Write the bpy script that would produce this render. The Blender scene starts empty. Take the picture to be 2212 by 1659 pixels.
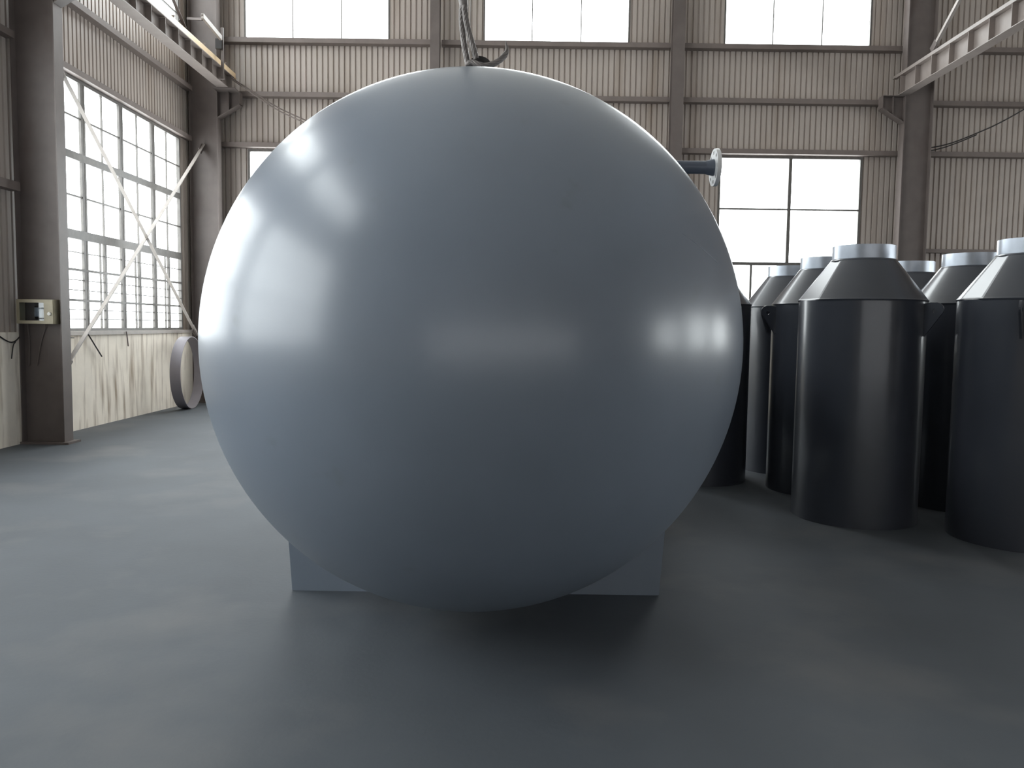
import bpy, bmesh, math, random
from mathutils import Vector, Matrix
random.seed(7)
C = bpy.context.scene.collection
SC = bpy.context.scene

# ------------------------------------------------------------------ camera
F = 1720.0                       # focal length in pixels of the 2212 x 1659 frame
EYE = 1.75
PITCH = math.atan(126.5 / F)
ROLL = 0.0137
cam = bpy.data.cameras.new('camera')
cam.sensor_width = 36.0
cam.lens = F / 2212.0 * 36.0
cam.clip_end = 300
cam_o = bpy.data.objects.new('camera', cam)
C.objects.link(cam_o)
CAM_M = (Matrix.Translation((0, 0, EYE)) @ Matrix.Rotation(math.pi / 2 - PITCH, 4, 'X')
         @ Matrix.Rotation(ROLL, 4, 'Z'))
cam_o.matrix_world = CAM_M
SC.camera = cam_o

# ------------------------------------------------------------------ daylight and exposure
SKY = 10.0
world = bpy.data.worlds.new('overcast_sky')
SC.world = world
world.use_nodes = True
bg = world.node_tree.nodes['Background']
bg.inputs['Color'].default_value = (0.97, 0.985, 1.0, 1)
bg.inputs['Strength'].default_value = SKY
SC.view_settings.view_transform = 'Standard'
SC.view_settings.look = 'None'
SC.view_settings.exposure = 0.0
SC.view_settings.gamma = 1.0
SC.view_settings.use_curve_mapping = False
SC.cycles.use_denoising = True
SC.cycles.max_bounces = 10
SC.cycles.diffuse_bounces = 6
SC.cycles.glossy_bounces = 4
SC.cycles.transparent_max_bounces = 12
SC.cycles.sample_clamp_indirect = 8.0
SC.cycles.caustics_reflective = False
SC.cycles.caustics_refractive = False


def P(px, py, X=None, Y=None, Z=None):
    """the point of the place seen at a photo pixel, on the plane X, Y or Z = const"""
    d = CAM_M.to_3x3() @ Vector(((px - 1106) / F, -(py - 829.5) / F, -1))
    o = Vector((0, 0, EYE))
    if Y is not None:
        t = (Y - o.y) / d.y
    elif X is not None:
        t = (X - o.x) / d.x
    else:
        t = (Z - o.z) / d.z
    return o + d * t


# ------------------------------------------------------------------ materials
def new_mat(name):
    m = bpy.data.materials.new(name)
    m.use_nodes = True
    nt = m.node_tree
    return m, nt, nt.nodes['Principled BSDF']


def paint(name, col, rough=0.5, metal=0.0, var=0.12, scale=3.0, bump=0.0, bscale=60.0, stain=None,
          stain_scale=(1, 1, 1), stain_lo=0.55, stain_hi=0.75, rvar=0.0, spec=0.5, coat=0.0, coat_rough=0.1):
    m, nt, b = new_mat(name)
    N, L = nt.nodes, nt.links
    tc = N.new('ShaderNodeTexCoord')
    no = N.new('ShaderNodeTexNoise')
    no.inputs['Scale'].default_value = scale
    no.inputs['Detail'].default_value = 6
    L.new(tc.outputs['Object'], no.inputs['Vector'])
    mr = N.new('ShaderNodeMapRange')
    mr.inputs['From Min'].default_value = 0.25
    mr.inputs['From Max'].default_value = 0.75
    mr.inputs['To Min'].default_value = 1 - var
    mr.inputs['To Max'].default_value = 1 + var
    L.new(no.outputs['Fac'], mr.inputs['Value'])
    mx = N.new('ShaderNodeVectorMath')
    mx.operation = 'SCALE'
    mx.inputs[0].default_value = col
    L.new(mr.outputs['Result'], mx.inputs['Scale'])
    out = mx.outputs['Vector']
    if stain:
        mp = N.new('ShaderNodeMapping')
        mp.inputs['Scale'].default_value = stain_scale
        L.new(tc.outputs['Object'], mp.inputs['Vector'])
        n2 = N.new('ShaderNodeTexNoise')
        n2.inputs['Scale'].default_value = 1.0
        n2.inputs['Detail'].default_value = 8
        L.new(mp.outputs['Vector'], n2.inputs['Vector'])
        r2 = N.new('ShaderNodeMapRange')
        r2.inputs['From Min'].default_value = stain_lo
        r2.inputs['From Max'].default_value = stain_hi
        L.new(n2.outputs['Fac'], r2.inputs['Value'])
        mc = N.new('ShaderNodeMix')
        mc.data_type = 'RGBA'
        L.new(r2.outputs['Result'], mc.inputs['Factor'])
        L.new(out, mc.inputs['A'])
        mc.inputs['B'].default_value = (*stain, 1)
        out = mc.outputs['Result']
    L.new(out, b.inputs['Base Color'])
    b.inputs['Roughness'].default_value = rough
    b.inputs['Metallic'].default_value = metal
    b.inputs['Specular IOR Level'].default_value = spec
    b.inputs['Coat Weight'].default_value = coat
    b.inputs['Coat Roughness'].default_value = coat_rough
    if rvar:
        r3 = N.new('ShaderNodeMapRange')
        r3.inputs['From Min'].default_value = 0.3
        r3.inputs['From Max'].default_value = 0.7
        r3.inputs['To Min'].default_value = rough - rvar
        r3.inputs['To Max'].default_value = rough + rvar
        L.new(no.outputs['Fac'], r3.inputs['Value'])
        L.new(r3.outputs['Result'], b.inputs['Roughness'])
    if bump:
        n4 = N.new('ShaderNodeTexNoise')
        n4.inputs['Scale'].default_value = bscale
        n4.inputs['Detail'].default_value = 3
        L.new(tc.outputs['Object'], n4.inputs['Vector'])
        bp = N.new('ShaderNodeBump')
        bp.inputs['Strength'].default_value = bump
        bp.inputs['Distance'].default_value = 0.01
        L.new(n4.outputs['Fac'], bp.inputs['Height'])
        L.new(bp.outputs['Normal'], b.inputs['Normal'])
    return m


def glass_mat(name, tint=(0.93, 0.95, 0.95)):
    m, nt, b = new_mat(name)
    N, L = nt.nodes, nt.links
    N.remove(b)
    tr = N.new('ShaderNodeBsdfTransparent')
    tr.inputs['Color'].default_value = (*tint, 1)
    gl = N.new('ShaderNodeBsdfGlossy')
    gl.inputs['Roughness'].default_value = 0.05
    lw = N.new('ShaderNodeLayerWeight')
    lw.inputs['Blend'].default_value = 0.5
    pw = N.new('ShaderNodeMath')
    pw.operation = 'POWER'
    pw.inputs[1].default_value = 5.0
    L.new(lw.outputs['Facing'], pw.inputs[0])
    fr = N.new('ShaderNodeMath')
    fr.operation = 'MULTIPLY_ADD'
    fr.inputs[1].default_value = 0.9
    fr.inputs[2].default_value = 0.04
    L.new(pw.outputs['Value'], fr.inputs[0])
    mx = N.new('ShaderNodeMixShader')
    L.new(fr.outputs['Value'], mx.inputs['Fac'])
    L.new(tr.outputs['BSDF'], mx.inputs[1])
    L.new(gl.outputs['BSDF'], mx.inputs[2])
    L.new(mx.outputs['Shader'], N['Material Output'].inputs['Surface'])
    return m


M = {}
M['sheet'] = paint('painted_sheet', (0.46, 0.402, 0.360), 0.42, var=0.06, scale=0.7,
                   stain=(0.34, 0.275, 0.225), stain_scale=(2.5, 2.5, 0.25), stain_lo=0.52, stain_hi=0.8)
M['steel'] = paint('grey_brown_steel_paint', (0.145, 0.120, 0.110), 0.5, var=0.12, scale=4,
                   stain=(0.12, 0.09, 0.08), stain_scale=(3, 3, 1), stain_lo=0.55, stain_hi=0.8)
M['girt'] = paint('girt_paint', (0.19, 0.155, 0.14), 0.55, var=0.1, scale=4)
M['beam'] = paint('beam_paint', (0.27, 0.23, 0.21), 0.5, var=0.1, scale=5)
M['rail'] = paint('ochre_rail', (0.90, 0.70, 0.45), 0.4, var=0.08, scale=5)  # even pale ochre tone for the left rail
M['brace'] = paint('pale_brace_paint', (0.40, 0.36, 0.33), 0.5, var=0.1, scale=8)
M['frame'] = paint('window_frame_paint', (0.13, 0.12, 0.11), 0.5, var=0.2, scale=10)
M['glass'] = glass_mat('window_glass')


def milky_mat(name, col):
    m, nt, b = new_mat(name)
    N, L = nt.nodes, nt.links
    N.remove(b)
    tl = N.new('ShaderNodeBsdfTranslucent')
    tl.inputs['Color'].default_value = (*col, 1)
    L.new(tl.outputs['BSDF'], N['Material Output'].inputs['Surface'])
    return m


M['milky_roof'] = milky_mat('dim_fill_roof_sheet', (0.16, 0.165, 0.17))  # sheet of the added roof strip, darkened to dim its fill light
M['milky'] = milky_mat('fill_light_sheet', (0.40, 0.40, 0.40))  # sheet of the added rear panel, lets in soft fill light
M['tank'] = paint('blue_grey_tank_paint', (0.205, 0.24, 0.29), 0.34, var=0.06, scale=1.6, bump=0.03, bscale=170, coat=0.55, coat_rough=0.22,
                  rvar=0.03, stain=(0.19, 0.22, 0.25), stain_scale=(5, 5, 5), stain_lo=0.66, stain_hi=0.8)
M['vessel'] = paint('dark_grey_vessel_paint', (0.046, 0.051, 0.065), 0.34, var=0.1, scale=2.0, bump=0.02, bscale=120, coat=0.6, coat_rough=0.16)
M['collar'] = paint('zinc_collar', (0.50, 0.54, 0.60), 0.36, metal=0.7, var=0.12, scale=5)
M['nozzle'] = paint('nozzle_paint', (0.12, 0.14, 0.18), 0.35, var=0.06)
M['bare'] = paint('primer_white_flange', (0.82, 0.82, 0.81), 0.35, var=0.06)
M['dark'] = paint('dark_rubber', (0.03, 0.027, 0.027), 0.6, var=0.1)
M['rope'] = paint('wire_rope_steel', (0.20, 0.18, 0.17), 0.45, metal=0.2, var=0.25, scale=40)
M['box'] = paint('cream_box_paint', (0.40, 0.355, 0.25), 0.45, var=0.12, scale=9)
M['box_dark'] = paint('box_inside', (0.035, 0.03, 0.035), 0.4, var=0.2, scale=14)
M['meter'] = paint('meter_grey', (0.14, 0.17, 0.22), 0.4, var=0.3, scale=30)
M['button'] = paint('white_button', (0.75, 0.74, 0.68), 0.4)
M['plaster'] = paint('stained_plaster', (0.90, 0.82, 0.71), 0.8, var=0.08, scale=3, bump=0.2, bscale=25,
                     stain=(0.36, 0.28, 0.20), stain_scale=(7, 7, 0.8), stain_lo=0.5, stain_hi=0.72)
M['floor'] = paint('concrete_floor', (0.085, 0.097, 0.110), 0.7, var=0.14, scale=0.9, bump=0.12, bscale=30,
                   stain=(0.13, 0.135, 0.14), stain_scale=(0.8, 0.8, 0.8), stain_lo=0.52, stain_hi=0.72)
M['roof'] = paint('roof_sheet', (0.52, 0.50, 0.47), 0.6, var=0.06)
M['ring'] = paint('lilac_grey_ring', (0.30, 0.28, 0.31), 0.4, metal=0.2, var=0.08)


# ------------------------------------------------------------------ mesh helpers
class MB:
    def __init__(self):
        self.v, self.f = [], []

    def add(self, vs, fs):
        n = len(self.v)
        self.v += [tuple(v) for v in vs]
        self.f += [tuple(n + i for i in f) for f in fs]
        return self

    def box(self, x0, x1, y0, y1, z0, z1):
        x0, x1 = sorted((x0, x1)); y0, y1 = sorted((y0, y1)); z0, z1 = sorted((z0, z1))
        vs = [(x, y, z) for z in (z0, z1) for y in (y0, y1) for x in (x0, x1)]
        return self.add(vs, [(0, 2, 3, 1), (4, 5, 7, 6), (0, 1, 5, 4), (2, 6, 7, 3), (0, 4, 6, 2), (1, 3, 7, 5)])

    def bar(self, a, b, w, h, side=None):
        """rectangular bar a-b; w across the given side direction, h along the third one"""
        a, b = Vector(a), Vector(b)
        d = (b - a).normalized()
        s = Vector(side) if side is not None else (Vector((0, 0, 1)) if abs(d.z) < 0.9 else Vector((1, 0, 0)))
        s = (s - d * s.dot(d)).normalized()
        t = d.cross(s)
        vs = []
        for p in (a, b):
            for i, j in ((-1, -1), (1, -1), (1, 1), (-1, 1)):
                vs.append(p + s * (i * w / 2) + t * (j * h / 2))
        return self.add(vs, [(3, 2, 1, 0), (4, 5, 6, 7), (0, 1, 5, 4), (1, 2, 6, 5), (2, 3, 7, 6), (3, 0, 4, 7)])

    def tube(self, pts, r, n=10, twist=0.0):
        pts = [Vector(p) for p in pts]
        rs = r if isinstance(r, (list, tuple)) else [r] * len(pts)
        s = None
        rings = []
        for i, p in enumerate(pts):
            d = (pts[min(i + 1, len(pts) - 1)] - pts[max(i - 1, 0)]).normalized()
            if s is None:
                s = d.orthogonal().normalized()
            s = (s - d * s.dot(d)).normalized()
            t = d.cross(s)
            rings.append([p + (s * math.cos(2 * math.pi * k / n) + t * math.sin(2 * math.pi * k / n)) * rs[i]
                          for k in range(n)])
        vs = [v for R in rings for v in R]
        fs = [tuple(range(n - 1, -1, -1)), tuple((len(rings) - 1) * n + k for k in range(n))]
        for i in range(len(rings) - 1):
            for k in range(n):
                k2 = (k + 1) % n
                fs.append((i * n + k, i * n + k2, (i + 1) * n + k2, (i + 1) * n + k))
        return self.add(vs, fs)

    def lathe(self, prof, n=64, closed=False, axis='Z', origin=(0, 0, 0), rfun=None):
        """prof: (radius, height) pairs; axis of revolution through origin"""
        o = Vector(origin)
        vs, fs = [], []
        idx = []
        for r, h in prof:
            row = []
            if r < 1e-6:
                vs.append((0, 0, h)); row = [len(vs) - 1] * n
            else:
                for k in range(n):
                    a = 2 * math.pi * k / n
                    q = r * (rfun(a) if rfun else 1)
                    vs.append((q * math.cos(a), q * math.sin(a), h)); row.append(len(vs) - 1)
            idx.append(row)
        m = len(prof)
        for i in range(m if closed else m - 1):
            A, B = idx[i], idx[(i + 1) % m]
            for k in range(n):
                k2 = (k + 1) % n
                f = [A[k], A[k2], B[k2], B[k]]
                g = []
                for q in f:
                    if q not in g:
                        g.append(q)
                if len(g) > 2:
                    fs.append(tuple(g))
        if axis == 'Z':
            vv = [Vector(v) for v in vs]
        elif axis == 'Y':
            vv = [Vector((v[0], v[2], -v[1])) for v in vs]
        else:
            vv = [Vector((v[2], v[0], v[1])) for v in vs]
        return self.add([v + o for v in vv], fs)

    def prism(self, poly, ext):
        """closed polygon (3D points) pushed along ext"""
        n = len(poly)
        a = [Vector(p) for p in poly]
        b = [p + Vector(ext) for p in a]
        fs = [tuple(range(n - 1, -1, -1)), tuple(range(n, 2 * n))]
        for k in range(n):
            k2 = (k + 1) % n
            fs.append((k, k2, n + k2, n + k))
        return self.add(a + b, fs)

    def mesh(self, name, mat, smooth=None, shift=None):
        me = bpy.data.meshes.new(name)
        vs = self.v
        if shift is not None:
            vs = [tuple(Vector(v) - Vector(shift)) for v in vs]
        me.from_pydata(vs, [], self.f)
        bm = bmesh.new(); bm.from_mesh(me)
        bmesh.ops.recalc_face_normals(bm, faces=bm.faces)
        bm.to_mesh(me); bm.free()
        me.materials.append(mat)
        if smooth is not None:
            for p in me.polygons:
                p.use_smooth = True
            me.set_sharp_from_angle(angle=math.radians(smooth))
        me.update()
        return me

    def build(self, name, mat, parent=None, smooth=None, bevel=0.0):
        shift = None
        if parent is not None:
            shift = parent.get('_base', (0, 0, 0))
        o = bpy.data.objects.new(name, self.mesh(name, mat, smooth, shift))
        C.objects.link(o)
        if parent is not None:
            o.parent = parent
            if shift is not None:
                o['_base'] = shift
        if bevel:
            b = o.modifiers.new('bevel', 'BEVEL')
            b.width = bevel; b.segments = 2; b.limit_method = 'ANGLE'
        return o


def tag(o, label, cat, group=None):
    o['label'] = label
    o['category'] = cat
    if group:
        o['group'] = group
    return o


def thing(name, label, cat, base=(0, 0, 0), group=None):
    o = bpy.data.objects.new(name, None)
    o.empty_display_size = 0.2
    C.objects.link(o)
    o.location = base
    o['_base'] = tuple(base)
    return tag(o, label, cat, group)


def struct(name, mb, mat, smooth=None):
    o = mb.build(name, mat, None, smooth)
    o['kind'] = 'structure'
    return o


# corrugated sheet: wide flats towards the room, narrow grooves behind
PITCH_S, DEEP = 0.1185, 0.028


def profile(a0, a1):
    pts = []
    k = math.floor(a0 / PITCH_S) - 1
    raw = []
    while k * PITCH_S < a1 + PITCH_S:
        s = k * PITCH_S
        raw += [(s, 0), (s + 0.078, 0), (s + 0.086, DEEP), (s + 0.1105, DEEP)]
        k += 1

    def at(a):
        for (p, d), (q, e) in zip(raw, raw[1:]):
            if p <= a <= q:
                return d + (e - d) * (a - p) / max(q - p, 1e-9)
        return 0
    pts = [(a0, at(a0))] + [q for q in raw if a0 < q[0] < a1] + [(a1, at(a1))]
    return pts


def corrugated(mb, axis, a0, a1, z0, z1, plane, out):
    """axis 'x': wall along X at Y=plane; axis 'y': wall along Y at X=plane; out = +1/-1 away from the room"""
    if a1 - a0 < 0.01 or z1 - z0 < 0.01:
        return
    pr = profile(a0, a1)
    poly = pr + [(a1, 0.06), (a0, 0.06)]
    pts = []
    for a, d in poly:
        pts.append((a, plane + out * d, z0) if axis == 'x' else (plane + out * d, a, z0))
    n0, n = len(mb.v), len(pts)
    m = len(pr)
    mb.v += [tuple(p) for p in pts] + [(p[0], p[1], z1) for p in pts]
    for k in range(n):
        k2 = (k + 1) % n
        mb.f.append((n0 + k, n0 + k2, n0 + n + k2, n0 + n + k))


def holed_wall(axis, a0, a1, z0, z1, plane, out, holes):
    mb = MB()
    es = sorted({a0, a1, *[h[0] for h in holes], *[h[1] for h in holes]})
    es = [e for e in es if a0 <= e <= a1]
    for e0, e1 in zip(es, es[1:]):
        mid = (e0 + e1) / 2
        z = z0
        for h in sorted([h for h in holes if h[0] < mid < h[1]], key=lambda h: h[2]):
            corrugated(mb, axis, e0, e1, z, h[2], plane, out)
            z = h[3]
        corrugated(mb, axis, e0, e1, z, z1, plane, out)
    return mb


def portal(axis, a0, a1, z0, z1, plane, out):
    l = bpy.data.lights.new('sky_portal', 'AREA')
    l.shape = 'RECTANGLE'
    l.size, l.size_y = a1 - a0, z1 - z0
    l.cycles.is_portal = True
    o = bpy.data.objects.new('sky_portal', l)
    C.objects.link(o)
    c = ((a0 + a1) / 2, plane + out * 0.12, (z0 + z1) / 2) if axis == 'x' else (plane + out * 0.12, (a0 + a1) / 2, (z0 + z1) / 2)
    o.location = c
    d = Vector((0, -out, 0)) if axis == 'x' else Vector((-out, 0, 0))
    o.rotation_euler = d.to_track_quat('-Z', 'Y').to_euler()


# ------------------------------------------------------------------ the hall
XL, XR = -6.93, 20.0             # side walls
YB, YR = 17.6, -13.0             # back wall, rear wall
ZC = 12.6                        # roof
YN, YF = 11.2, 17.2              # near and far column lines
SILL = P(138, 716, X=XL).z       # top of the plinth under the left window

struct('floor', MB().box(XL - 0.3, XR + 0.3, YR - 0.3, YB + 0.3, -0.2, 0), M['floor'])
FILL_ROOFLIGHT = (10.5, 15.0, -11.0, 13.0)      # unseen translucent strip added over the next aisle for fill light
rx0, rx1, ry0, ry1 = FILL_ROOFLIGHT
cm = MB().box(XL - 0.3, rx0, YR - 0.3, YB + 0.3, ZC, ZC + 0.2).box(rx1, XR + 0.3, YR - 0.3, YB + 0.3, ZC, ZC + 0.2)
cm.box(rx0, rx1, YR - 0.3, ry0, ZC, ZC + 0.2).box(rx0, rx1, ry1, YB + 0.3, ZC, ZC + 0.2)
struct('ceiling', cm, M['roof'])
sk = MB().box(rx0, rx1, ry0, ry0 + 0.06, ZC + 0.01, ZC + 0.1).box(rx0, rx1, ry1 - 0.06, ry1, ZC + 0.01, ZC + 0.1)
for k in range(1, 8):
    yy = ry0 + (ry1 - ry0) * k / 8
    sk.box(rx0, rx1, yy - 0.03, yy + 0.03, ZC + 0.01, ZC + 0.1)
sko = struct('window_20', sk, M['frame'])  # added roof strip, unseen, brightens the hall from above
MB().box(rx0, rx1, ry0, ry1, ZC + 0.11, ZC + 0.116).build('pane', M['milky_roof'], sko)


# back wall and its windows
def back_rect(x0, x1, ytop, ybot, z1=None):
    a, b = P(x0, ybot, Y=YB), P(x1, ybot, Y=YB)
    zz0 = (a.z + b.z) / 2
    t = P((x0 + x1) / 2, ytop, Y=YB).z if z1 is None else z1
    return (a.x, b.x, zz0, t)


HIGH = [back_rect(528, 842, 0, 86.5, 12.0), back_rect(1044, 1360, 0, 96, 12.0), back_rect(1563, 1881, 0, 101, 12.0)]
zs = sum(h[2] for h in HIGH) / 3
HIGH = [(h[0], h[1], zs, 12.0) for h in HIGH]
low_r = back_rect(1553, 1864, 338, 338)
low_top = low_r[3]
LOW = [(P(535, 330, Y=YB).x, P(846, 335, Y=YB).x, SILL, low_top), (low_r[0], low_r[1], SILL, low_top)]
wb = holed_wall('x', XL - 0.06, XR + 0.06, SILL - 0.1, ZC, YB, 1, HIGH + LOW)
struct('wall_back', wb, M['sheet'])

# left wall and its windows, bay after bay
LZ = P(260, 224, X=XL).z
LEFT_LOW = [(11.75, 16.75, SILL, LZ), (5.6, 10.4, SILL, LZ), (-0.4, 4.6, SILL, LZ)]
UZ = P(385, 40, X=XL).z - 0.35
LEFT_HIGH = [(11.75, P(384, 20, X=XL).y + 0.05, UZ, 9.6), (5.6, 10.4, UZ, 9.6), (-0.4, 4.6, UZ, 9.6)]
struct('wall_left', holed_wall('y', YR, YB, SILL, ZC, XL, -1, LEFT_LOW + LEFT_HIGH), M['sheet'])

# right wall of the next aisle and the rear wall with an opening added for fill light, both out of the photo
RIGHT = [(-2.0, 2.0, 1.4, 4.4), (4.0, 8.0, 1.4, 4.4), (10.0, 14.0, 1.4, 3.9)]
struct('wall_right', holed_wall('y', YR, YB, 0, ZC, XR, 1, RIGHT), M['sheet'])
REAR = [(-5.0, 14.0, 0.0, 4.2)]
struct('wall_rear', holed_wall('x', XL - 0.06, XR + 0.06, 0, ZC, YR, -1, REAR), M['sheet'])

# masonry plinth under the sheets
struct('baseboard_left', MB().box(XL - 0.2, XL + 0.06, YR, YB + 0.2, 0, SILL), M['plaster'])
struct('baseboard_back', MB().box(XL + 0.06, XR, YB - 0.02, YB + 0.2, 0, SILL), M['plaster'])

for h in HIGH + LOW:
    portal('x', *h, YB, 1)
for h in LEFT_LOW + LEFT_HIGH:
    portal('y', *h, XL, -1)
for h in RIGHT:
    portal('y', *h, XR, 1)
fill_gate = MB()  # unseen milky panel frame, added to light the hall from behind
for k in range(6):
    gx = REAR[0][0] + (REAR[0][1] - REAR[0][0]) * k / 5
    fill_gate.box(gx - 0.06, gx + 0.06, YR - 0.05, YR + 0.05, 0, REAR[0][3])
fill_gate.box(REAR[0][0], REAR[0][1], YR - 0.04, YR + 0.04, REAR[0][3] - 0.1, REAR[0][3])
gto = struct('added_fill_gate', fill_gate, M['frame'])
MB().box(REAR[0][0], REAR[0][1], YR - 0.02, YR - 0.012, 0.02, REAR[0][3]).build('translucent_sheet', M['milky'], gto)

# ------------------------------------------------------------------ windows
win_n = 0


def window(axis, a0, a1, z0, z1, plane, out, bars, fw=0.05, dep=0.06, sill=False):
    """frame, glass pane and glazing bars; bars = list of (kind, pos, lo, hi, width)"""
    global win_n
    win_n += 1

    def bx(mb, u0, u1, w0, w1, d0, d1):
        if axis == 'x':
            mb.box(u0, u1, plane + out * d0, plane + out * d1, w0, w1)
        else:
            mb.box(plane + out * d0, plane + out * d1, u0, u1, w0, w1)
    f = MB()
    bx(f, a0, a0 + fw, z0, z1, -0.01, dep)
    bx(f, a1 - fw, a1, z0, z1, -0.01, dep)
    bx(f, a0 + fw, a1 - fw, z0, z0 + fw, -0.01, dep)
    bx(f, a0 + fw, a1 - fw, z1 - fw, z1, -0.01, dep)
    o = f.build('window_%d' % win_n, M['frame'])
    o['kind'] = 'structure'
    g = MB()
    bx(g, a0 + fw, a1 - fw, z0 + fw, z1 - fw, 0.03, 0.036)
    g.build('pane', M['glass'], o)
    for kind, pos, lo, hi, w in bars:
        b = MB()
        d = 0.012 if w > 0.03 else 0.0
        if kind == 'v':
            bx(b, pos - w / 2, pos + w / 2, lo, hi, -d, 0.029)
            b.build('mullion', M['frame'], o)
        else:
            bx(b, lo, hi, pos - w / 2, pos + w / 2, -d - 0.004, 0.0285)
            b.build('glazing_bar' if w < 0.04 else 'transom', M['frame'], o)
    return o


for i, h in enumerate(HIGH):
    w = (h[1] - h[0]) / 3
    window('x', *h, YB, 1, [('v', h[0] + w, h[2] + 0.05, h[3] - 0.05, 0.02), ('v', h[0] + 2 * w, h[2] + 0.05, h[3] - 0.05, 0.02),
                            ('h', 9.0, h[0] + 0.05, h[1] - 0.05, 0.02)], fw=0.035)
for h in LOW:
    mid = (h[0] + h[1]) / 2
    t1 = P(1640, 452, Y=YB).z
    t2 = P(1650, 570, Y=YB).z
    q = (h[0] + mid) / 2
    window('x', *h, YB, 1, [('v', mid, t2, h[3] - 0.05, 0.07), ('h', t1, h[0] + 0.05, h[1] - 0.05, 0.035),
                            ('h', t2, h[0] + 0.05, h[1] - 0.05, 0.07),
                            ('v', q, h[2] + 0.05, t2 - 0.036, 0.045), ('v', mid, h[2] + 0.05, t2 - 0.036, 0.045),
                            ('v', (mid + h[1]) / 2, h[2] + 0.05, t2 - 0.036, 0.045)])
# left windows; heights read off the visible one
zA = P(255, 297, X=XL).z        # upper thin bar
zB = P(250, 371, X=XL).z        # first rail
zC = P(260, 452, X=XL).z
zD = P(262, 527, X=XL).z        # second rail
zE = P(262, 595, X=XL).z
zG = P(262, 654, X=XL).z
for k, h in enumerate(LEFT_LOW):
    n = 4
    w = (h[1] - h[0]) / n
    bars = []
    for i in range(1, n):
        bars.append(('v', h[0] + w * i - 0.03, h[2] + 0.05, h[3] - 0.05, 0.065))
        bars.append(('v', h[0] + w * i + 0.045, h[2] + 0.05, h[3] - 0.05, 0.045))
    for i in range(n):
        bars.append(('v', h[0] + w * (i + 0.5), zD + 0.06, h[3] - 0.05, 0.022))
        bars.append(('v', h[0] + w * (i + 0.5), h[2] + 0.05, zD - 0.06, 0.07))
        bars.append(('v', h[0] + w * (i + 0.5) - 0.14, h[2] + 0.05, zD - 0.06, 0.022))
    for z, wd in ((zA, 0.028), (zB, 0.12), (zC, 0.028), (zD, 0.14), (zE, 0.036), (zG, 0.036)):
        bars.append(('h', z, h[0] + 0.05, h[1] - 0.05, wd))
    for z in ((zD + zE) / 2, zE - (zE - zG) / 3, zE - (zE - zG) * 2 / 3, zG - 0.15, zG - 0.3):
        bars.append(('h', z, h[0] + 0.05, h[1] - 0.05, 0.014))
    window('y', *h, XL, -1, bars)
for h in LEFT_HIGH:
    mid = (h[0] + h[1]) / 2
    window('y', *h, XL, -1, [('v', mid, h[2] + 0.05, h[3] - 0.05, 0.05), ('h', 8.0, h[0] + 0.05, h[1] - 0.05, 0.03)])
for h in RIGHT:
    mid = (h[0] + h[1]) / 2
    window('y', *h, XR, 1, [('v', mid, h[2] + 0.05, h[3] - 0.05, 0.05), ('h', 3.5, h[0] + 0.05, h[1] - 0.05, 0.05)])

# ------------------------------------------------------------------ girts (rails that carry the sheets)
trim_n = 0


def trim(mb, mat=None):
    global trim_n
    trim_n += 1
    return struct('trim_%d' % trim_n, mb, mat or M['girt'])


XC0, XC1 = -6.27, 8.16           # inner faces of the side columns
COLX = [P(940, 150, Y=17.3).x, P(1463, 150, Y=17.3).x]
bays = [(XC0 - 0.05, COLX[0] - 0.12), (COLX[0] + 0.12, COLX[1] - 0.13), (COLX[1] + 0.13, XC1 + 0.1), (XC1 + 0.62, XR)]
gz_hi = zs - 0.06
gz_mid = P(1230, 214, Y=17.5).z
gz_low = low_top + 0.06
gz_bot = P(2060, 543, Y=17.5).z
for i, (a, b) in enumerate(bays):
    for z in (gz_hi, gz_mid, gz_low):
        trim(MB().box(a, b, 17.42, YB - 0.001, z - 0.05, z + 0.05))
trim(MB().box(bays[3][0], bays[3][1], 17.42, YB - 0.001, gz_bot - 0.04, gz_bot + 0.04))
# along the left wall
zU = P(300, 118, X=XL).z
for (a, b) in ((11.3, 17.1), (5.3, 11.1)):
    trim(MB().box(XL + 0.001, XL + 0.14, a, b, zU - 0.05, zU + 0.05))
    trim(MB().box(XL + 0.001, XL + 0.12, a, b, LZ + 0.005, LZ + 0.1))
zN = P(20, 403, X=XL).z
trim(MB().box(XL + 0.001, XL + 0.14, 10.4, 11.1, zN - 0.06, zN + 0.06))
# sill board over the plinth
trim(MB().box(XL - 0.05, XL + 0.10, 11.32, 17.5, SILL - 0.06, SILL + 0.005), M['brace'])

# ------------------------------------------------------------------ columns with their crane brackets
ZB_L = P(330, 53, X=-5.95).z     # underside of the left crane beam
ZB_R = P(2100, 110, X=8.0).z


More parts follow.
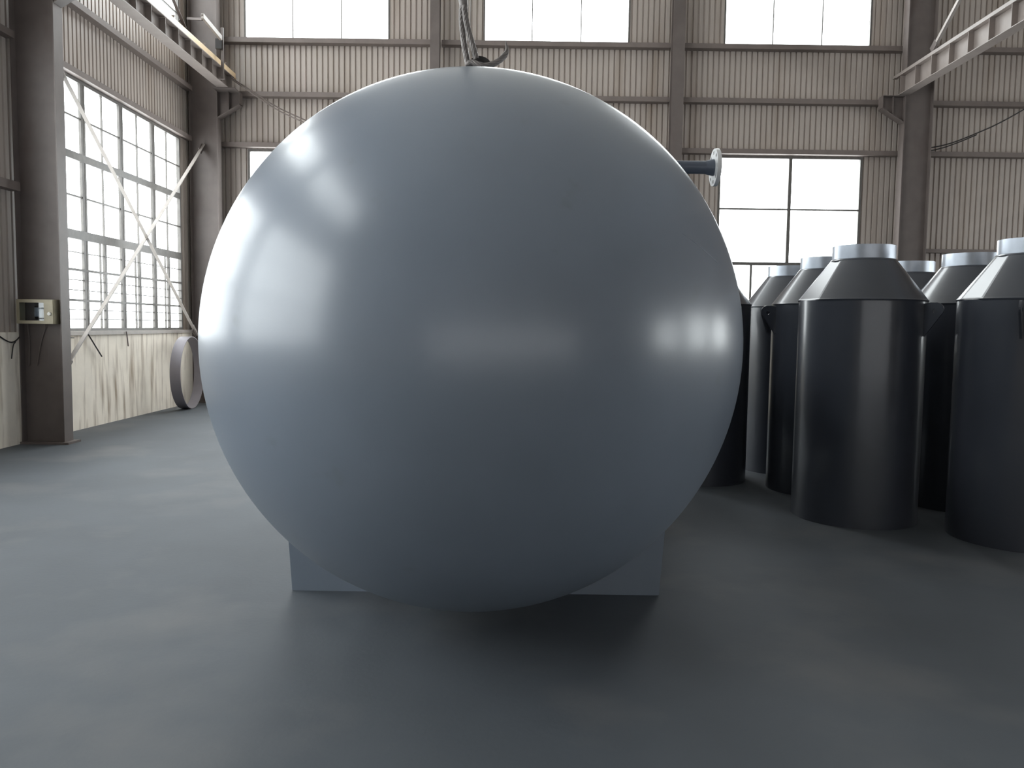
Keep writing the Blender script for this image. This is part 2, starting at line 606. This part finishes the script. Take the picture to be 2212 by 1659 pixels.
def side_column(y, xin, s, label, zseat, seat, top=ZC, bracket=True):
    """H column; xin = inner flange face, s = +1 when the wall lies towards +X"""
    t = thing('steel_column', label, 'column', (xin, y, 0))
    xo = xin + s * 0.6
    mb = MB().box(xin, xin + s * 0.016, y - 0.11, y + 0.11, 0, top)
    mb.build('inner_flange', M['steel'], t)
    MB().box(xo - s * 0.016, xo, y - 0.11, y + 0.11, 0, top).build('outer_flange', M['steel'], t)
    MB().box(xin + s * 0.016, xo - s * 0.016, y - 0.006, y + 0.006, 0, top).build('web', M['steel'], t)
    MB().box(xin - s * 0.08, xo + s * 0.04, y - 0.16, y + 0.16, 0, 0.03).build('base_plate', M['steel'], t)
    if bracket:
        zt = zseat - 0.0155
        tip = xin - s * 0.46
        b = MB().prism([(xin, y - 0.006, zt), (tip, y - 0.006, zt), (tip, y - 0.006, zt - 0.24), (xin, y - 0.006, zt - 0.52)], (0, 0.012, 0))
        br = b.build('bracket', M['steel'], t)
        MB().box(tip, xin, y - seat, y + 0.1, zt, zt + 0.014).build('top_plate', M['steel'], br)
        MB().bar((tip, y, zt - 0.25), (xin, y, zt - 0.53), 0.2, 0.016, (0, 1, 0)).build('bottom_flange', M['steel'], br)
        MB().box(tip - 0.006, tip + 0.006, y - 0.1, y + 0.1, zt - 0.24, zt).build('end_plate', M['steel'], br)
        MB().box(xin - s * 0.24, xin - s * 0.228, y - 0.09, y + 0.09, zt - 0.37, zt).build('stiffener', M['steel'], br)
    return t


side_column(YN, XC0, -1, 'dark steel column carrying the small cream meter box, left of the big window', ZB_L, 0.12)
side_column(YF, XC0, -1, 'steel column in the left corner, between the side window and the back wall', ZB_L, 0.38)
side_column(YF, XC1, 1, 'steel column on the right, under the end of the right crane beam', ZB_R, 0.12)


def gable_column(x, w, label):
    t = thing('steel_column', label, 'column', (x, 17.3, 0))
    MB().box(x - w / 2, x + w / 2, 17.18, 17.194, 0, ZC).build('inner_flange', M['steel'], t)
    MB().box(x - 0.006, x + 0.006, 17.194, 17.40, 0, ZC).build('web', M['steel'], t)
    MB().box(x - w / 2, x + w / 2, 17.40, 17.414, 0, ZC).build('outer_flange', M['steel'], t)
    return t


gable_column(COLX[0], 0.2, 'narrow back wall column just left of the rope sling')
gable_column(COLX[1], 0.25, 'back wall column between the middle and right high windows')


# ------------------------------------------------------------------ crane beams
def crane_beam(xa, xb, y0, y1, zb, h, pitch, off, s, label, railmat, rail_h):
    """xa room-side edge, xb wall-side edge"""
    lo, hi = min(xa, xb), max(xa, xb)
    xc = (lo + hi) / 2
    t = thing('crane_beam', label, 'beam', (xc, y1, zb))
    MB().box(lo, hi, y0, y1, zb, zb + 0.014).build('bottom_flange', M['beam'], t)
    MB().box(lo, hi, y0, y1, zb + h - 0.014, zb + h).build('top_flange', M['beam'], t)
    MB().box(xc - 0.005, xc + 0.005, y0, y1, zb + 0.014, zb + h - 0.014).build('web', M['beam'], t)
    rl = MB()
    xr = xa + s * 0.045
    y2 = y1 + 0.14
    rl.box(xr - 0.045, xr + 0.045, y0, y2, zb + h, zb + h + 0.014)
    rl.box(xr - 0.03, xr + 0.03, y0, y2, zb + h + 0.014, zb + h + rail_h)
    r = rl.build('rail', railmat, t)
    y = y1 - off
    first = None
    while y > y0 + 0.1:
        if first is None:
            m = MB()
            for q in (-1, 1):
                m.box(xc + q * 0.006, xc + q * (abs(xb - xa) / 2 - 0.004), y - 0.005, y + 0.005, zb + 0.02, zb + h - 0.02)
            first = m.build('stiffener', M['beam'], t)
            y_first = y
        else:
            c = first.copy(); C.objects.link(c); c.parent = t
            c.location.y = y - y_first
        y -= pitch
    return t, r


LB0, LB1 = -5.95, -6.18
lb_h = P(340, 20, X=LB0).z - P(340, 62, X=LB0).z
left_beam, lrail = crane_beam(LB0, LB1, 4.0, 17.22, ZB_L, lb_h, 0.53, 0.14, -1,
                              'crane beam high on the left with a bright ochre rail on top', M['rail'], 0.115)
RB0, RB1 = 8.0, 8.22
ZB_R = P(2100, 110, X=RB0).z
rb_h = P(2191, 5, X=RB0).z - P(2191, 59, X=RB0).z
right_beam, rrail = crane_beam(RB0, RB1, 4.0, 17.22, ZB_R, rb_h, 0.62, 0.2, 1,
                               'crane beam high on the right with a dull grey rail', M['beam'], 0.06)
for px, py in ((375, 40), (441, 97), (487, 132)):
    p = P(px, py, X=LB0 - 0.03)
    m = MB().box(LB0 - 0.06, LB0 - 0.02, p.y - 0.015, p.y + 0.015, ZB_L + lb_h, ZB_L + lb_h + 0.16)
    m.box(LB0 - 0.09, LB0 - 0.01, p.y - 0.02, p.y + 0.02, ZB_L + lb_h + 0.15, ZB_L + lb_h + 0.165)
    m.build('rail_clip', M['girt'], lrail)

# ------------------------------------------------------------------ cross bracing
XBR = -6.58


def brace(p, q, w, label, mat='brace', cat='brace'):
    p, q = Vector(p), Vector(q)
    t = thing('cross_brace', label, cat, tuple(q))
    d = (q - p).normalized()
    MB().bar(p, q, w, 0.008, (0, d.z, -d.y)).build('flat_bar', M[mat], t)
    sd = Vector((0, d.z, -d.y))
    MB().bar(p + sd * (w / 2 - 0.004) + Vector((0.03, 0, 0)), q + sd * (w / 2 - 0.004) + Vector((0.03, 0, 0)), 0.008, 0.055, sd).build('angle_lip', M[mat], t)
    for e, k in ((p, 1), (q, -1)):
        MB().bar(e, e + d * (0.22 * k), 0.15, 0.012, (0, d.z, -d.y)).build('gusset', M['steel'], t)
    return t


brace(P(123, 137, X=XBR), P(424, 722, X=XBR), 0.08, 'brace falling to the right across the big left window')
brace(P(438, 316, X=XBR - 0.03), P(140, 795, X=XBR - 0.03), 0.085, 'pale brace rising to the right across the big left window')
brace(P(352, -48, X=XBR), P(398, 58, X=XBR), 0.07, 'short visible brace above the left crane beam, against the high window', 'steel')
brace(P(2095, -48, X=8.46), P(2011, 110, X=8.46), 0.07, 'pale brace standing behind the right crane beam')

# ------------------------------------------------------------------ conductor bar bracket by the far left column
p0, p1 = P(437, 34, X=-5.85), P(477, 82, X=-5.85)
t = thing('conductor_bracket', 'post and arm bracket with a bright sloping bar beside the corner column', 'bracket', tuple(P(480, 190, X=-5.85)))
MB().bar(p0, p1, 0.09, 0.05).build('conductor_bar', M['brace'], t)
a = P(480, 60, Y=p1.y + 0.1); b = P(478, 196, Y=p1.y + 0.1)
MB().box(a.x - 0.028, a.x + 0.022, a.y - 0.02, a.y + 0.02, ZB_L + 0.02, a.z).build('post', M['steel'], t)
MB().box(LB0 + 0.001, a.x + 0.03, a.y - 0.03, a.y + 0.03, ZB_L + 0.0, ZB_L + 0.02).build('foot', M['steel'], t)
q0, q1 = P(466, 84, Y=p1.y + 0.06), P(479, 106, Y=p1.y + 0.06)
MB().box(q0.x, q1.x, q0.y - 0.03, q0.y + 0.03, q1.z, q0.z).build('junction_box', M['dark'], t)
h0, h1 = P(404, 40, Y=16.95), P(437, 42, Y=16.95)
MB().bar(h0, h1, 0.05, 0.03).build('arm', M['steel'], t)
MB().bar(h1, p0, 0.04, 0.03).build('strut', M['steel'], t)

# ------------------------------------------------------------------ meter box on the near column
fb = YN - 0.2
a, b = P(34, 646, Y=fb), P(115, 700, Y=fb)
t = thing('meter_box', 'small cream meter box with a dark glazed front on the left column', 'box', ((a.x + b.x) / 2, fb, b.z))
wx = P(94, 650, Y=fb).x
m = MB()
m.box(a.x, b.x, fb + 0.02, YN - 0.008, b.z, b.z + 0.02).box(a.x, b.x, fb + 0.02, YN - 0.008, a.z - 0.02, a.z)
m.box(a.x, a.x + 0.02, fb + 0.02, YN - 0.008, b.z + 0.02, a.z - 0.02).box(b.x - 0.02, b.x, fb + 0.02, YN - 0.008, b.z + 0.02, a.z - 0.02)
m.build('case', M['box'], t)
MB().box(a.x + 0.02, b.x - 0.02, YN - 0.03, YN - 0.01, b.z + 0.02, a.z - 0.02).build('back_panel', M['box_dark'], t)
f = MB().box(wx, b.x - 0.002, fb, fb + 0.019, b.z + 0.002, a.z - 0.002)
f.box(a.x + 0.002, wx, fb, fb + 0.019, b.z + 0.002, b.z + 0.045).box(a.x + 0.002, wx, fb, fb + 0.019, a.z - 0.045, a.z - 0.002)
f.box(a.x + 0.002, a.x + 0.045, fb, fb + 0.019, b.z + 0.045, a.z - 0.045)
door = f.build('door', M['box'], t)
MB().box(a.x + 0.045, wx, fb + 0.006, fb + 0.010, b.z + 0.045, a.z - 0.045).build('glass_pane', M['glass'], door)
k = P(107, 678, Y=fb)
MB().lathe([(0, -0.022), (0.022, -0.022), (0.026, -0.012), (0.026, 0)], 20, axis='Y', origin=(k.x, fb - 0.0005, k.z)).build('button', M['button'], door, 30)
u0, u1 = P(76, 664, Y=fb + 0.1), P(92, 684, Y=fb + 0.1)
m1 = MB().box(u0.x, u1.x, fb + 0.08, YN - 0.031, u1.z, u0.z).build('meter', M['meter'], t)
MB().box(u0.x - 0.05, u0.x - 0.005, fb + 0.10, YN - 0.031, u1.z - 0.03, u0.z + 0.02).build('breaker', M['dark'], t)


def cable(pts, r, label, name='cable', mat='dark', cat='cable', group=None, n=8):
    # smooth the polyline
    pts = [Vector(p) for p in pts]
    for _ in range(3):
        q = [pts[0]]
        for u, v in zip(pts, pts[1:]):
            q += [u * 0.75 + v * 0.25, u * 0.25 + v * 0.75]
        q.append(pts[-1])
        pts = q
    o = MB().tube(pts, r, n).build(name, M[mat], None, 60)
    return tag(o, label, cat, group)


yb = YN - 0.03
cable([P(60, 700, Y=YN - 0.06), P(61, 715, Y=YN - 0.02), P(64, 730, Y=YN - 0.02), P(63, 790, Y=YN - 0.02)], 0.008,
      'thin pale cable hanging straight down under the meter box', mat='girt')
cable([P(96, 700, Y=YN - 0.06), P(97, 712, Y=YN - 0.02), P(88, 740, Y=YN - 0.02), P(80, 790, Y=YN - 0.02)], 0.007,
      'thin cable slanting down left below the button of the meter box', mat='girt')
cable([P(0, 727, X=XL + 0.07), P(10, 734, X=XL + 0.07), P(22, 740, X=XL + 0.07), P(33, 738, X=XL + 0.07), P(42, 728, X=XL + 0.07)], 0.009,
      'dark cable sagging along the plinth left of the column')
cable([P(34, 738, X=XL + 0.09), P(28, 745, X=XL + 0.09), P(25, 775, X=XL + 0.09)], 0.008,
      'dark cable end dropping from the sagging cable on the plinth')

# wires and a rod by the window sill
cable([P(188, 718, X=XL + 0.12), P(196, 731, X=XL + 0.12), P(210, 754, X=XL + 0.12), P(220, 770, X=XL + 0.12)], 0.011,
      'bent wire leaning on the stained plinth, under the pale brace')
cable([P(273, 716, X=XL + 0.12), P(275, 730, X=XL + 0.12), P(277, 748, X=XL + 0.12)], 0.011,
      'short rod hanging from the sill on the stained plinth', name='rod', mat='girt', cat='rod')
cable([P(137, 724, X=XL + 0.09), P(148, 729, X=XL + 0.09), P(160, 730, X=XL + 0.09)], 0.007,
      'thin wire along the plinth right beside the near column')

# hanging cables
cable([P(500, 168, Y=17.1), P(560, 207, Y=17.2), P(600, 233, Y=17.3), P(665, 262, Y=17.3), P(760, 300, Y=17.3)], 0.013,
      'upper of two cables sagging from the end of the left crane beam', mat='girt', group=None)
cable([P(502, 172, Y=17.05), P(562, 214, Y=17.15), P(602, 240, Y=17.25), P(662, 267, Y=17.25), P(755, 306, Y=17.25)], 0.013,
      'lower of two cables sagging from the end of the left crane beam', mat='girt')
cable([P(1994, 322, Y=17.36), P(2050, 312, Y=17.3), P(2110, 288, Y=17.2), P(2160, 266, Y=17.1), P(2230, 226, Y=17.0)], 0.013,
      'longer cable sagging across the wall right of the right column', mat='dark')
cable([P(1994, 328, Y=17.38), P(2030, 322, Y=17.35), P(2070, 308, Y=17.28), P(2110, 291, Y=17.22)], 0.012,
      'short lower cable beside the right column, joining the longer one', mat='dark')

# ------------------------------------------------------------------ the big tank
R = 1.45
TY = 4.30                        # plane where the head meets the shell
TC = P(1019, 746, Y=TY)
TX, TZ = TC.x, TC.z
LEN = 4.6
t = thing('pressure_tank', 'huge round blue-grey painted tank filling the middle of the hall', 'tank', (TX, TY + LEN / 2, 0))
# shallow dished head: crown sphere, tighter knuckle, short straight flange
CR, KR = 1.62, 0.36              # crown and knuckle radius
prof = []
zc = -math.sqrt((CR - KR) ** 2 - (R - KR) ** 2)          # centre of crown sphere relative to knuckle plane (towards +Y is negative depth)
al = math.atan2(R - KR, -zc)
for i in range(0, 49):
    a = al * i / 48
    prof.append((CR * math.sin(a), CR * math.cos(a) + zc))
for i in range(1, 25):
    a = al + (math.pi / 2 - al) * i / 24
    prof.append((R - KR + KR * math.sin(a), KR * math.cos(a)))
front = [(r, -h) for r, h in prof] + [(R, 0.05)]
MB().lathe(front, 160, axis='Y', origin=(TX, TY, TZ)).build('front_head', M['tank'], t, 40)
sh = [(R - 0.001, 0.05), (R + 0.001, 0.052), (R + 0.001, LEN), (R - 0.001, LEN + 0.002)]
MB().lathe(sh, 160, axis='Y', origin=(TX, TY, TZ)).build('shell', M['tank'], t, 40)
MB().lathe([(R + 0.0, 0.044), (R + 0.004, 0.047), (R + 0.005, 0.052), (R + 0.004, 0.057), (R, 0.060)], 160, axis='Y', origin=(TX, TY, TZ)).build('weld_bead', M['tank'], t, 40)
back = [(R, LEN)] + [(r, LEN + h) for r, h in reversed(prof)]
MB().lathe(back, 96, axis='Y', origin=(TX, TY, TZ)).build('rear_head', M['tank'], t, 40)
# a faint welded scar low on the right of the head


def on_head(px, py):
    d = (P(px, py, Y=10) - Vector((0, 0, EYE))).normalized()
    o = Vector((0, 0, EYE))

    def inside(q):
        rr, h = math.hypot(q.x - TX, q.z - TZ), TY - q.y
        if h < 0:
            return rr < R
        if math.atan2(rr, h - zc) < al:
            return math.hypot(rr, h - zc) < CR
        return rr < R - KR and h < KR or math.hypot(rr - (R - KR), h) < KR
    t0 = 2.0
    while t0 < 7 and not inside(o + d * t0):
        t0 += 0.004
    return o + d * t0


sc = [on_head(*q) for q in ((1456, 492), (1478, 507), (1498, 522), (1518, 538), (1534, 552), (1548, 566), (1554, 574))]
MB().tube(sc, [0.0005, 0.0013, 0.002, 0.0025, 0.003, 0.0035, 0.001], 8).build('weld_scar', M['tank'], t, 60)
# saddles
for yy in (TY + 0.9, TY + LEN - 0.9):
    pts = []
    n = 24
    for i in range(n + 1):
        a = math.radians(-150 + 120 * i / n)
        pts.append((TX + (R + 0.006) * math.cos(a), yy - 0.1, TZ + (R + 0.006) * math.sin(a)))
    pts += [(TX + 1.2, yy - 0.1, 0.0), (TX - 1.2, yy - 0.1, 0.0)]
    MB().prism(pts, (0, 0.2, 0)).build('saddle', M['tank'], t)
# side nozzle with its flange
fl = P(1541, 362, Y=4.95)
nx0 = TX + math.sqrt(max(R * R - (fl.z - TZ) ** 2, 0.01)) - 0.12
nz = MB().lathe([(0.039, 0), (0.039, fl.x - nx0)], 40, axis='X', origin=(nx0, fl.y, fl.z)).build('nozzle', M['nozzle'], t, 40)


def flange_mesh(ro, ri, th, nh, rh, rb):
    """disc with bolt holes, axis X"""
    bm = bmesh.new()
    import itertools
    n = 96
    mb = MB()
    # sector strips around holes: build by boolean-free polar grid
    rings = [ri, rb - rh, rb + rh, ro]
    for k in range(n):
        a0, a1 = 2 * math.pi * k / n, 2 * math.pi * (k + 1) / n
        am = (a0 + a1) / 2
        for (r0, r1) in zip(rings, rings[1:]):
            if r0 == rb - rh:
                ph = (am * nh / (2 * math.pi) + 0.5) % 1.0
                if abs(ph - 0.5) * 2 * math.pi / nh * rb < rh:
                    continue
            q = [(0, r0 * math.cos(a0), r0 * math.sin(a0)), (0, r1 * math.cos(a0), r1 * math.sin(a0)),
                 (0, r1 * math.cos(a1), r1 * math.sin(a1)), (0, r0 * math.cos(a1), r0 * math.sin(a1))]
            mb.prism(q, (th, 0, 0))
    bm.free()
    return mb


FR = 0.112
fm = flange_mesh(FR, 0.0385, 0.024, 8, 0.010, 0.087)
mm = MB()
mm.v = [tuple(Vector(v) + Vector((fl.x, fl.y, fl.z))) for v in fm.v]
mm.f = fm.f
fo = mm.build('flange', M['bare'], nz)
fo['label'] = 'pale flange with bolt holes at the end of the nozzle'
MB().lathe([(0.040, 0), (0.050, 0.045), (0.050, 0.05)], 40, axis='X', origin=(fl.x - 0.05, fl.y, fl.z)).build('hub', M['nozzle'], nz, 40)
# lifting lug on top, just behind the head
LY = TY + 0.34
lz = TZ + R
lx = P(1036, 140, Y=LY).x
lt = P(1036, 146, Y=LY).z
lp = [(lx - 0.11, LY - 0.012, lz - 0.03), (lx - 0.085, LY - 0.012, lt - 0.05), (lx - 0.05, LY - 0.012, lt), (lx + 0.05, LY - 0.012, lt), (lx + 0.085, LY - 0.012, lt - 0.05), (lx + 0.11, LY - 0.012, lz - 0.03)]
MB().prism(lp, (0, 0.024, 0)).build('lifting_lug', M['tank'], t)

# ------------------------------------------------------------------ rope sling over the tank
ry = LY - 0.06


def strands(pts, R0, turns, n=6, r=None):
    """a twisted rope: strands wound round the smoothed path"""
    pts = [Vector(p) for p in pts]
    for _ in range(3):
        q = [pts[0]]
        for u, v in zip(pts, pts[1:]):
            q += [u * 0.75 + v * 0.25, u * 0.25 + v * 0.75]
        q.append(pts[-1])
        pts = q
    # resample evenly
    seg = [0]
    for u, v in zip(pts, pts[1:]):
        seg.append(seg[-1] + (v - u).length)
    Ltot = seg[-1]
    m = max(40, int(Ltot / 0.006))
    res = []
    j = 0
    for i in range(m + 1):
        s = Ltot * i / m
        while j < len(seg) - 2 and seg[j + 1] < s:
            j += 1
        w = (s - seg[j]) / max(seg[j + 1] - seg[j], 1e-9)
        res.append(pts[j].lerp(pts[j + 1], min(max(w, 0), 1)))
    mb = MB()
    RR = R0 if callable(R0) else (lambda u: R0)
    s = None
    frames = []
    for i, p in enumerate(res):
        d = (res[min(i + 1, m)] - res[max(i - 1, 0)]).normalized()
        if s is None:
            s = d.orthogonal().normalized()
        s = (s - d * s.dot(d)).normalized()
        frames.append((p, s.copy(), d.cross(s)))
    for k in range(n):
        path, rad = [], []
        for i, (p, a, b) in enumerate(frames):
            u = i / m
            ph = 2 * math.pi * (k / n + turns * Ltot * u)
            rr = RR(u)
            path.append(p + (a * math.cos(ph) + b * math.sin(ph)) * rr * 0.62)
            rad.append(rr * 0.42)
        mb.tube(path, rad, 6)
    return mb


ztop = ZC
t = thing('rope_sling', 'twisted wire rope sling hanging down to the top of the tank', 'rope', tuple(P(1000, 6, Y=ry)))
top = P(1000, 6, Y=ry)
strands([Vector((top.x - 0.01, top.y, ztop)), Vector((top.x - 0.005, top.y, top.z + 1.0)), top + Vector((0, 0, 0.05)), top], 0.022, 3).build('upper_rope', M['rope'], t, 60)
MB().tube([top + Vector((0, 0, 0.05)), top + Vector((0, 0, 0.02)), P(1002, 14, Y=ry)], [0.018, 0.026, 0.022], 14).build('ferrule', M['rope'], t, 50)
strands([P(999, 12, Y=ry), P(996, 35, Y=ry), P(999, 70, Y=ry), P(1004, 105, Y=ry), P(1012, 142, Y=ry)], 0.0165, 6).build('left_leg', M['rope'], t, 60)
strands([P(1003, 12, Y=ry - 0.02), P(1006, 45, Y=ry - 0.02), P(1014, 75, Y=ry - 0.02), P(1023, 105, Y=ry - 0.02), P(1029, 128, Y=ry - 0.02)], 0.0165, 6).build('right_leg', M['rope'], t, 60)
J = [P(1008, 143, Y=ry - 0.02), P(1018, 133, Y=ry - 0.03), P(1030, 138, Y=ry - 0.04), P(1042, 143, Y=ry - 0.04), P(1060, 141, Y=ry - 0.03),
     P(1078, 132, Y=ry - 0.02), P(1092, 119, Y=ry), P(1096, 106, Y=ry), P(1094, 96, Y=ry), P(1092, 89, Y=ry)]
strands(J, lambda u: 0.0165 if u < 0.75 else 0.0165 - 0.014 * (u - 0.75) / 0.25, 5).build('rope_tail', M['rope'], t, 60)
MB().lathe([(0.045, -0.012), (0.075, -0.012), (0.075, 0.012), (0.045, 0.012)], 28, True, axis='Y', origin=tuple(P(1036, 152, Y=ry + 0.0))).build('thimble', M['dark'], t, 40)
for dx, nm in ((0.0, 'left of the twin thin cables hanging behind the rope sling'), (0.018, 'right of the twin thin cables hanging behind the rope sling')):
    a, b = P(1010, 0, Y=6.2), P(1002, 152, Y=6.2)
    a = a + (a - b) * 1.0
    a.z = ZC
    tag(MB().tube([Vector((a.x + dx, 6.2, ZC)), Vector((b.x + 0.03 + dx, 6.2, P(1010, 0, Y=6.2).z)), Vector((b.x + dx, 6.2, TZ + R - 0.01))], 0.0045, 8)
        .build('thin_cable', M['brace'], None, 60), nm, 'cable')


# ------------------------------------------------------------------ dark vessels on the right
VR, VN = 0.55, 0.272


def vessel(x, y, ztop, label, lugs, flat=None):
    t = thing('steel_vessel', label, 'vessel', (x, y, 0), 'dark cone-topped vessels on the right')
    zn = ztop - 0.13
    zsd = zn - 0.37
    o = (x, y, 0)
    body = [(VR - 0.03, 0.0), (VR, 0.0), (VR, 0.02), (VR, zsd - 0.004), (VR - 0.004, zsd), (VR - 0.02, zsd)]
    MB().lathe(body, 96, origin=o).build('body', M['vessel'], t, 35)
    rf = None
    if flat:
        a0, a1 = math.radians(flat[0]), math.radians(flat[1])

        def rf(a):
            am, hw = (a0 + a1) / 2, (a1 - a0) / 2
            d = (a - am + math.pi) % (2 * math.pi) - math.pi
            return math.cos(hw) / math.cos(d) if abs(d) < hw else 1.0
    cone = [(VR + 0.004, zsd - 0.012), (VR + 0.008, zsd + 0.002), (VR - 0.002, zsd + 0.012), (VN + 0.012, zn - 0.004), (VN - 0.01, zn)]
    MB().lathe(cone, 144, origin=o, rfun=rf).build('cone', M['vessel'], t, 4.5 if flat else 35)
    col = [(VN, zn - 0.01), (VN, ztop), (VN - 0.008, ztop), (VN - 0.008, zn - 0.01)]
    c = MB().lathe(col, 80, True, origin=o).build('collar', M['collar'], t, 35)
    c['label'] = 'pale zinc coloured collar on the cone'
    MB().lathe([(VN, zn - 0.012), (VN + 0.016, zn - 0.006), (VN + 0.006, zn + 0.006), (VN, zn + 0.008)], 80, origin=o).build('weld_bead', M['vessel'], t, 60)
    for ang in lugs:
        ca, sa = math.cos(math.radians(ang)), math.sin(math.radians(ang))

        def q(r, z, s):
            return (x + r * ca - s * sa, y + r * sa + s * ca, z)
        zt = zsd - 0.02
        out = [(VR - 0.004, zt - 0.01), (VR + 0.05, zt)]
        for i in range(0, 9):
            a = math.radians(100 - 150 * i / 8)
            out.append((VR + 0.098 + 0.062 * math.cos(a), zt - 0.062 + 0.062 * math.sin(a)))
        out += [(VR + 0.01, zt - 0.30), (VR - 0.004, zt - 0.29)]
        cx, cz, hr = VR + 0.088, zt - 0.075, 0.02
        m = MB()
        # plate with a round hole: bridge the outline to the hole circle
        N = 40
        ring = []
        per = [0]
        cl = out + [out[0]]
        for u, v in zip(cl, cl[1:]):
            per.append(per[-1] + math.hypot(v[0] - u[0], v[1] - u[1]))

        def radial(a):
            best = None
            for (x0, z0), (x1, z1) in zip(cl, cl[1:]):
                dx, dz = math.cos(a), math.sin(a)
                ex, ez = x1 - x0, z1 - z0
                den = dx * ez - dz * ex
                if abs(den) < 1e-9:
                    continue
                tt = ((x0 - cx) * ez - (z0 - cz) * ex) / den
                uu = ((x0 - cx) * dz - (z0 - cz) * dx) / den
                if tt > 0 and -1e-6 <= uu <= 1 + 1e-6:
                    best = tt if best is None else max(best, tt)
            return best or 0.03
        angs = sorted({round(math.atan2(pz - cz, pxx - cx), 5) for pxx, pz in out} | {round(-math.pi + 2 * math.pi * i / N, 5) for i in range(N)})
        for a, b in zip(angs, angs[1:] + [angs[0] + 2 * math.pi]):
            if b - a < 1e-3:
                continue
            ra, rb = radial(a), radial(b)
            quad = [(cx + hr * math.cos(a), cz + hr * math.sin(a)), (cx + ra * math.cos(a), cz + ra * math.sin(a)),
                    (cx + rb * math.cos(b), cz + rb * math.sin(b)), (cx + hr * math.cos(b), cz + hr * math.sin(b))]
            e = Vector(q(0, 0, 0.009)) - Vector(q(0, 0, -0.009))
            m.prism([q(r, z, -0.009) for r, z in quad], e)
        m.build('lifting_lug', M['vessel'], t)
    return t


VD = 7.43
vz = 2.52
vessel(3.235, VD, vz, 'dark vessel seen whole, with a pointed lifting lug on its right side', (314, 62), (172, 206))
vessel(3.39, 8.69, vz, 'dark vessel just behind and left of the one with the right side lug', (184, 4))
vessel(3.44, 9.95, vz, 'dark vessel with the leftmost zinc collar, against the low window', (45, 225))
vessel(2.18, 9.25, vz, 'dark vessel almost hidden by the tank, only its right shoulder showing', (90, 270))
vessel(4.58, 9.30, vz + 0.02, 'dark vessel whose collar peeps out low behind the cone of the right lugged one', (0, 180))
vessel(4.59, 8.04, vz, 'dark vessel between the right lugged one and the one cut off by the photo edge', (60, 240))
vessel(4.34, 6.70, vz, 'dark vessel cut off by the right photo edge, its lug seen edge on', (231, 51), (171, 199))

# ------------------------------------------------------------------ hoop left of the tank
rc = P(404, 727, Y=15.9)
hr = rc.z / 2
m = MB().lathe([(hr, -0.1), (hr, 0.1), (hr - 0.012, 0.1), (hr - 0.012, -0.1)], 96, True, axis='X')
Mx = Matrix.Translation((rc.x, 15.9, hr)) @ Matrix.Rotation(math.radians(4), 4, 'Z')
m.v = [tuple(Mx @ Vector(v)) for v in m.v]
tag(m.build('steel_hoop', M['ring'], None, 35), 'grey steel hoop peeping out at the left side of the tank', 'ring')

for o in list(bpy.data.objects):
    if '_base' in o:
        del o['_base']
